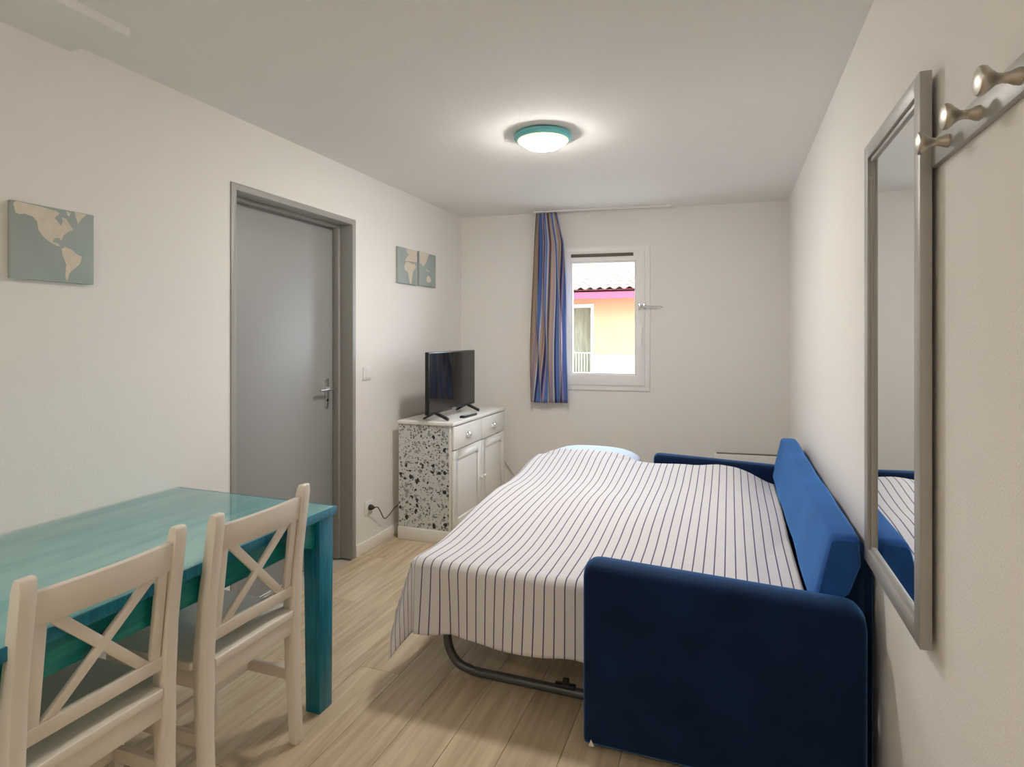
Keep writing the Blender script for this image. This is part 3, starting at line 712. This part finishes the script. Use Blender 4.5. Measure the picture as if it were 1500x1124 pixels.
MB().lathe([(0.018, 0.011), (0.019, 0.020), (0.014, 0.034), (0.007, 0.045), (0.0, 0.046)], (XL, 3.270, 0.276), 'x', 16).build('plug', 'cord', pc, smooth=True)
cp = [(XL + 0.042, 3.272, 0.275), (XL + 0.050, 3.30, 0.272), (XL + 0.044, 3.345, 0.230), (XL + 0.038, 3.385, 0.182), (XL + 0.035, 3.42, 0.165), (XL + 0.035, 3.47, 0.178), (XL + 0.036, 3.53, 0.205), (XL + 0.038, 3.58, 0.215)]
MB().tube(smooth_path(cp), 0.0032, 6).build('cable', 'cord', pc, smooth=True)
ac = MB().tube(smooth_path([fw(0.385, 0.016, 0.36), fw(0.42, 0.016, 0.31), fw(0.47, 0.016, 0.245), fw(0.52, 0.016, 0.170), fw(0.57, 0.018, 0.10), fw(0.66, 0.03, 0.02), fw(0.80, 0.05, 0.006)]), 0.0028, 6).build('antenna_cable', 'palecord', smooth=True)
tag(recenter(ac), 'thin pale cable running down the wall between the cabinet and the bed', 'cable')
ht = thing('panel_heater', fw(2.32, 0, 0.10), 'low white panel heater on the wall behind the sofa bed armrest', 'heater')
MB().fbox(2.10, 2.58, 0.001, 0.07, 0.10, 0.470).build('heater_body', 'heater', ht, bevel=0.008)
MB().fbox(2.12, 2.56, 0.012, 0.055, 0.4705, 0.474).build('heater_grille', 'vent', ht)

# ------------------------------------------------------------------ canvas maps
def canvas(y0, z0, name_label, quad, shapes, wdt=0.265, hgt=0.252):
    t = thing('map_canvas', (XL, y0 + wdt / 2, z0), name_label, 'picture', 'world map canvases on the wall')
    X1 = XL + 0.018
    MB().box(XL, X1, y0, y0 + wdt, z0, z0 + hgt).build('canvas_block', 'canvas', t, bevel=0.002)
    (tlx, tly), (trx, try_), (brx, bry), (blx, bly) = quad
    mb = MB()
    for sh in shapes:
        pts = []
        for px, py in sh:
            u = (px - tlx) / (trx - tlx); u = min(0.995, max(0.005, u))
            top = tly + (try_ - tly) * u; bot = bly + (bry - bly) * u
            v = min(0.995, max(0.005, (py - top) / (bot - top)))
            pts.append((X1 + 0.0004, y0 + wdt * u, z0 + hgt * (1 - v)))
        mb.add(pts, [tuple(range(len(pts)))])
    o = mb.build('map_print', 'land', t)
    bm = bmesh.new(); bm.from_mesh(o.data); bmesh.ops.triangulate(bm, faces=bm.faces, ngon_method='EAR_CLIP')
    for fc in bm.faces:
        if fc.normal.x < 0: fc.normal_flip()
    bm.to_mesh(o.data); bm.free()
    return t
canvas(1.236, 1.560, 'grey-blue canvas printed with a cream map of the Americas above the table', ((118, 100), (1015, 262), (1020, 1015), (115, 965)), [
    [(140, 140), (165, 115), (300, 145), (400, 165), (520, 200), (580, 215), (620, 245), (560, 290), (600, 330), (630, 380), (652, 330), (640, 285), (690, 300), (735, 370), (772, 425), (720, 435), (660, 480), (632, 545), (612, 508), (560, 515), (542, 555), (600, 568), (625, 605), (590, 598), (520, 565), (480, 535), (430, 485), (390, 425), (378, 335), (330, 280), (250, 252), (200, 258), (160, 242), (150, 185)],
    [(690, 215), (740, 235), (725, 275), (700, 262)],
    [(785, 222), (930, 255), (865, 300), (825, 352), (800, 290)],
    [(640, 630), (680, 605), (760, 640), (800, 682), (872, 712), (850, 790), (790, 840), (730, 890), (710, 960), (692, 978), (678, 920), (690, 800), (648, 700)]])
canvas(3.605, 1.752, 'grey-blue canvas printed with a cream map of Africa and Europe', ((275, 210), (625, 285), (615, 905), (285, 870)), [
    [(410, 500), (450, 482), (520, 515), (590, 525), (602, 600), (552, 650), (532, 780), (516, 882), (490, 880), (470, 760), (452, 672), (395, 640), (388, 560)],
    [(420, 245), (500, 262), (622, 292), (620, 480), (565, 492), (520, 478), (470, 470), (410, 482), (412, 440), (440, 400), (470, 350), (435, 325)]])
canvas(3.905, 1.757, 'grey-blue canvas printed with a cream map of Asia and Australia', ((670, 290), (985, 350), (985, 940), (680, 895)), [
    [(672, 292), (860, 330), (825, 400), (802, 480), (770, 520), (738, 565), (718, 520), (682, 505)],
    [(800, 770), (830, 722), (880, 752), (892, 822), (850, 852), (808, 832)], [(790, 600), (830, 620), (860, 650), (815, 640)]])

# ------------------------------------------------------------------ mirror
mr = thing('wall_mirror', (0.404, 1.775, 0.70), 'tall rectangular mirror in a silver frame on the wall above the sofa bed', 'mirror')
my0, my1, mz0, mz1 = 1.495, 2.055, 0.70, 1.940; mx0, mx1 = 0.382, 0.405; fwid = 0.042
for (a, b) in ((my0, my0 + fwid), (my1 - fwid, my1)): MB().box(mx0, mx1, a, b, mz0, mz1).build('frame_stile', 'silver', mr, bevel=0.0015)
for (a, b) in ((mz0, mz0 + fwid), (mz1 - fwid, mz1)): MB().box(mx0, mx1, my0 + fwid + 0.0005, my1 - fwid - 0.0005, a, b).build('frame_rail', 'silver', mr, bevel=0.0015)
f = MB(); k = 0.012; a0, a1, c0, c1 = my0 + fwid, my1 - fwid, mz0 + fwid, mz1 - fwid
f.box(mx0 + 0.008, mx1, a0, a0 + k, c0, c1); f.box(mx0 + 0.008, mx1, a1 - k, a1, c0, c1); f.box(mx0 + 0.008, mx1, a0 + k, a1 - k, c0, c0 + k); f.box(mx0 + 0.008, mx1, a0 + k, a1 - k, c1 - k, c1)
f.build('inner_lip', 'silver', mr, bevel=0.001)
MB().box(mx0 + 0.014, mx1 - 0.002, a0 + k - 0.004, a1 - k + 0.004, c0 + k - 0.004, c1 - k + 0.004).build('mirror_glass', 'mirror', mr)
MB().box(mx1 - 0.003, XR, 1.70, 1.85, 1.80, 1.84).build('hanger', 'black', mr)

# ------------------------------------------------------------------ coat rack
rk = thing('coat_rack', (XR - 0.012, 1.24, 1.733), 'silver wall coat rack with turned knob pegs beside the mirror', 'coat rack')
MB().box(XR - 0.013, XR, 0.97, 1.508, 1.731, 1.788).build('backboard', 'silver', rk, bevel=0.0015)
for yk in (1.394, 1.240, 1.085):
    x = XR - 0.013
    MB().lathe([(0.0, -0.056), (0.012, -0.0555), (0.0205, -0.053), (0.0225, -0.049), (0.0215, -0.044), (0.015, -0.037), (0.0090, -0.029), (0.0075, -0.022), (0.0090, -0.013), (0.0125, -0.006), (0.0135, 0.0)], (x, yk, 1.757), 'x', 24).build('peg', 'peg', rk, smooth=True)

# ------------------------------------------------------------------ ceiling lamp and unseen fill lamp
def lamp(loc, label, dome='dome'):
    t = thing('ceiling_lamp', loc, label, 'lamp')
    x, y, z = loc
    MB().lathe([(0.120, 0.0), (0.146, -0.008), (0.147, -0.022), (0.138, -0.032), (0.128, -0.034), (0.120, -0.030)], (x, y, z), 'z', 48).build('lamp_ring', 'tealring', t, smooth=True)
    MB().lathe([(0.128, -0.030), (0.129, -0.036), (0.118, -0.041), (0.110, -0.040), (0.108, -0.03)], (x, y, z), 'z', 48).build('glass_rim', 'creamring', t, smooth=True)
    MB().lathe([(0.110, -0.036), (0.104, -0.050), (0.085, -0.063), (0.055, -0.072), (0.025, -0.076), (0.0, -0.077)], (x, y, z), 'z', 48).build('glass_dome', dome, t, smooth=True)
    for a in (0.6, 2.7, 4.8):
        MB().lathe([(0.004, -0.040), (0.004, -0.045), (0.0, -0.046)], (x + 0.119 * math.cos(a), y + 0.119 * math.sin(a), z), 'z', 8).build('screw', 'steel', t)
    return t
lamp((-0.897, 2.905, ZC), 'round ceiling lamp with turquoise ring and lit frosted dome')
lamp((-1.0, -0.75, ZC), 'unseen fill lamp added behind the camera, shaped like the turquoise-ringed ceiling lamp', 'dome_fill')  # added fill light for the camera end of the room, out of view

# ------------------------------------------------------------------ outside
ow = MB()   # the rest of the apartment building the room belongs to, plus an added wing
ow.fbox(-7.0, -0.21, -0.26, -0.2, -0.2, 5.6); ow.fbox(FLEN + 0.21, 8.0, -0.26, -0.2, -0.2, 5.6); ow.fbox(-0.21, FLEN + 0.21, -0.26, -0.2, ZC + 0.3, 5.6)
ow.fbox(-7.0, 8.0, -0.75, -0.2, 5.6, 5.75)
ow.box(-10.0, -4.6, 5.0, 11.2, -0.2, 5.6)      # unseen wing, added to shade the house opposite and the right wall
struct(ow.build('wall_outer', 'outwall'), 'outer wall of the apartment building, with an unseen wing added for shade')
gr = MB().box(-14, 14, 5.3, 30, -0.35, -0.15).build('ground', 'paving'); struct(gr, 'pale paved ground outside')
hs = thing('neighbouring_house', (-3.2, 12.6, -0.15), 'peach rendered house with clay tile roof seen through the window', 'house')
HX0, HX1, HY = -5.6, -0.9, 12.3
OX0, OX1, OZ0, OZ1 = -3.75, -2.735, 0.25, 1.99
w = MB()
w.box(HX0, OX0, HY, HY + 0.3, 1.0, 2.25); w.box(OX1, HX1, HY, HY + 0.3, 1.0, 2.25); w.box(OX0, OX1, HY, HY + 0.3, OZ1, 2.25)
w.box(HX1 - 0.3, HX1, HY + 0.3, 16, 1.0, 2.25); w.box(HX0, HX0 + 0.3, HY + 0.3, 16, 1.0, 2.25)
w.build('house_wall', 'peach', hs)
w = MB(); w.box(HX0 - 0.01, OX0, HY - 0.012, HY + 0.3, -0.15, 1.0); w.box(OX1, HX1 + 0.01, HY - 0.012, HY + 0.3, -0.15, 1.0); w.box(OX0, OX1, HY - 0.012, HY + 0.3, -0.15, OZ0)
w.box(HX1 - 0.3, HX1 + 0.01, HY + 0.3, 16, -0.15, 1.0); w.box(HX0 - 0.01, HX0 + 0.3, HY + 0.3, 16, -0.15, 1.0)
w.build('plinth', 'plinth', hs)
f = MB(); k = 0.05
f.box(OX0 - k, OX0, HY - 0.02, HY + 0.1, OZ0 - k, OZ1 + 0.075); f.box(OX1, OX1 + k, HY - 0.02, HY + 0.1, OZ0 - k, OZ1 + 0.075); f.box(OX0, OX1, HY - 0.02, HY + 0.1, OZ1, OZ1 + 0.075); f.box(OX0, OX1, HY - 0.02, HY + 0.1, OZ0 - k, OZ0)
f.build('opening_frame', 'housewhite', hs)
# recess behind the opening with a hanging net curtain
f = MB(); f.box(OX0 - 0.2, OX1 + 0.2, HY + 1.0, HY + 1.1, 0.0, 2.25); f.build('recess_wall', 'peach', hs)
mb = MB(); vs = []; fs = []
for i in range(41):
    x = OX0 + (OX1 - OX0) * i / 40
    yy = HY + 0.42 + 0.015 * math.sin(i * 1.3)
    vs += [(x, yy, OZ0), (x, yy, OZ1 + 0.05)]
for i in range(40): fs.append((2 * i, 2 * i + 2, 2 * i + 3, 2 * i + 1))
mb.add(vs, fs).build('net_curtain', 'net', hs, smooth=True)
rl = MB().box(OX0, OX1, HY + 0.10, HY + 0.13, 1.02, 1.05).build('balcony_railing', 'railing', hs)
i = 0; x = OX0 + 0.03
while x < OX1:
    MB().box(x, x + 0.018, HY + 0.105, HY + 0.123, OZ0, 1.02).build('baluster', 'railing', rl); x += 0.062
EY, EZ, SL = 11.85, 2.335, 0.30
MB().box(HX0 - 0.1, HX1 + 0.1, EY + 0.05, EY + 0.08, 2.155, 2.33).build('fascia', 'fascia', hs)
MB().box(HX0 - 0.1, HX1 + 0.1, EY + 0.08, HY, 2.20, 2.25).build('soffit', 'fascia', hs)
D = 4.2
MB().hexa([(HX0 - 0.1, EY + 0.05, EZ - 0.05), (HX1 + 0.1, EY + 0.05, EZ - 0.05), (HX1 + 0.1, EY + D, EZ + SL * D - 0.05), (HX0 - 0.1, EY + D, EZ + SL * D - 0.05),
           (HX0 - 0.1, EY + 0.05, EZ - 0.012), (HX1 + 0.1, EY + 0.05, EZ - 0.012), (HX1 + 0.1, EY + D, EZ + SL * D - 0.012), (HX0 - 0.1, EY + D, EZ + SL * D - 0.012)]).build('roof_deck', 'tile', hs)
TWD, TRUN = 0.198, 0.345
prof = [(0.0, 0.0), (0.03, 0.028), (0.065, 0.045), (0.10, 0.040), (0.128, 0.012), (0.165, 0.002), (0.205, 0.004)]
mb = MB(); vs = []; fs = []
ln = TRUN + 0.04
for (x, h) in prof: vs += [(x, 0, h + 0.018), (x, 0, h - 0.004), (x, ln, h + SL * ln - 0.004)]
for i in range(len(prof) - 1):
    a, b = 3 * i, 3 * i + 3
    fs += [(a, b, b + 2, a + 2), (a, a + 1, b + 1, b)]
tile0 = mb.add(vs, fs)
tm = None
ncx = int((HX1 - HX0 + 0.2) / TWD)
for r_ in range(12):
    for c_ in range(ncx):
        if tm is None:
            o = tile0.build('roof_tile', 'tile', None); tm = o.data; o.parent = hs
        else:
            o = bpy.data.objects.new('roof_tile', tm); COL.objects.link(o); o.parent = hs
        wp = Vector((HX0 - 0.1 + c_ * TWD, EY + r_ * TRUN, EZ + SL * r_ * TRUN))
        o.location = wp - Vector(hs.location)
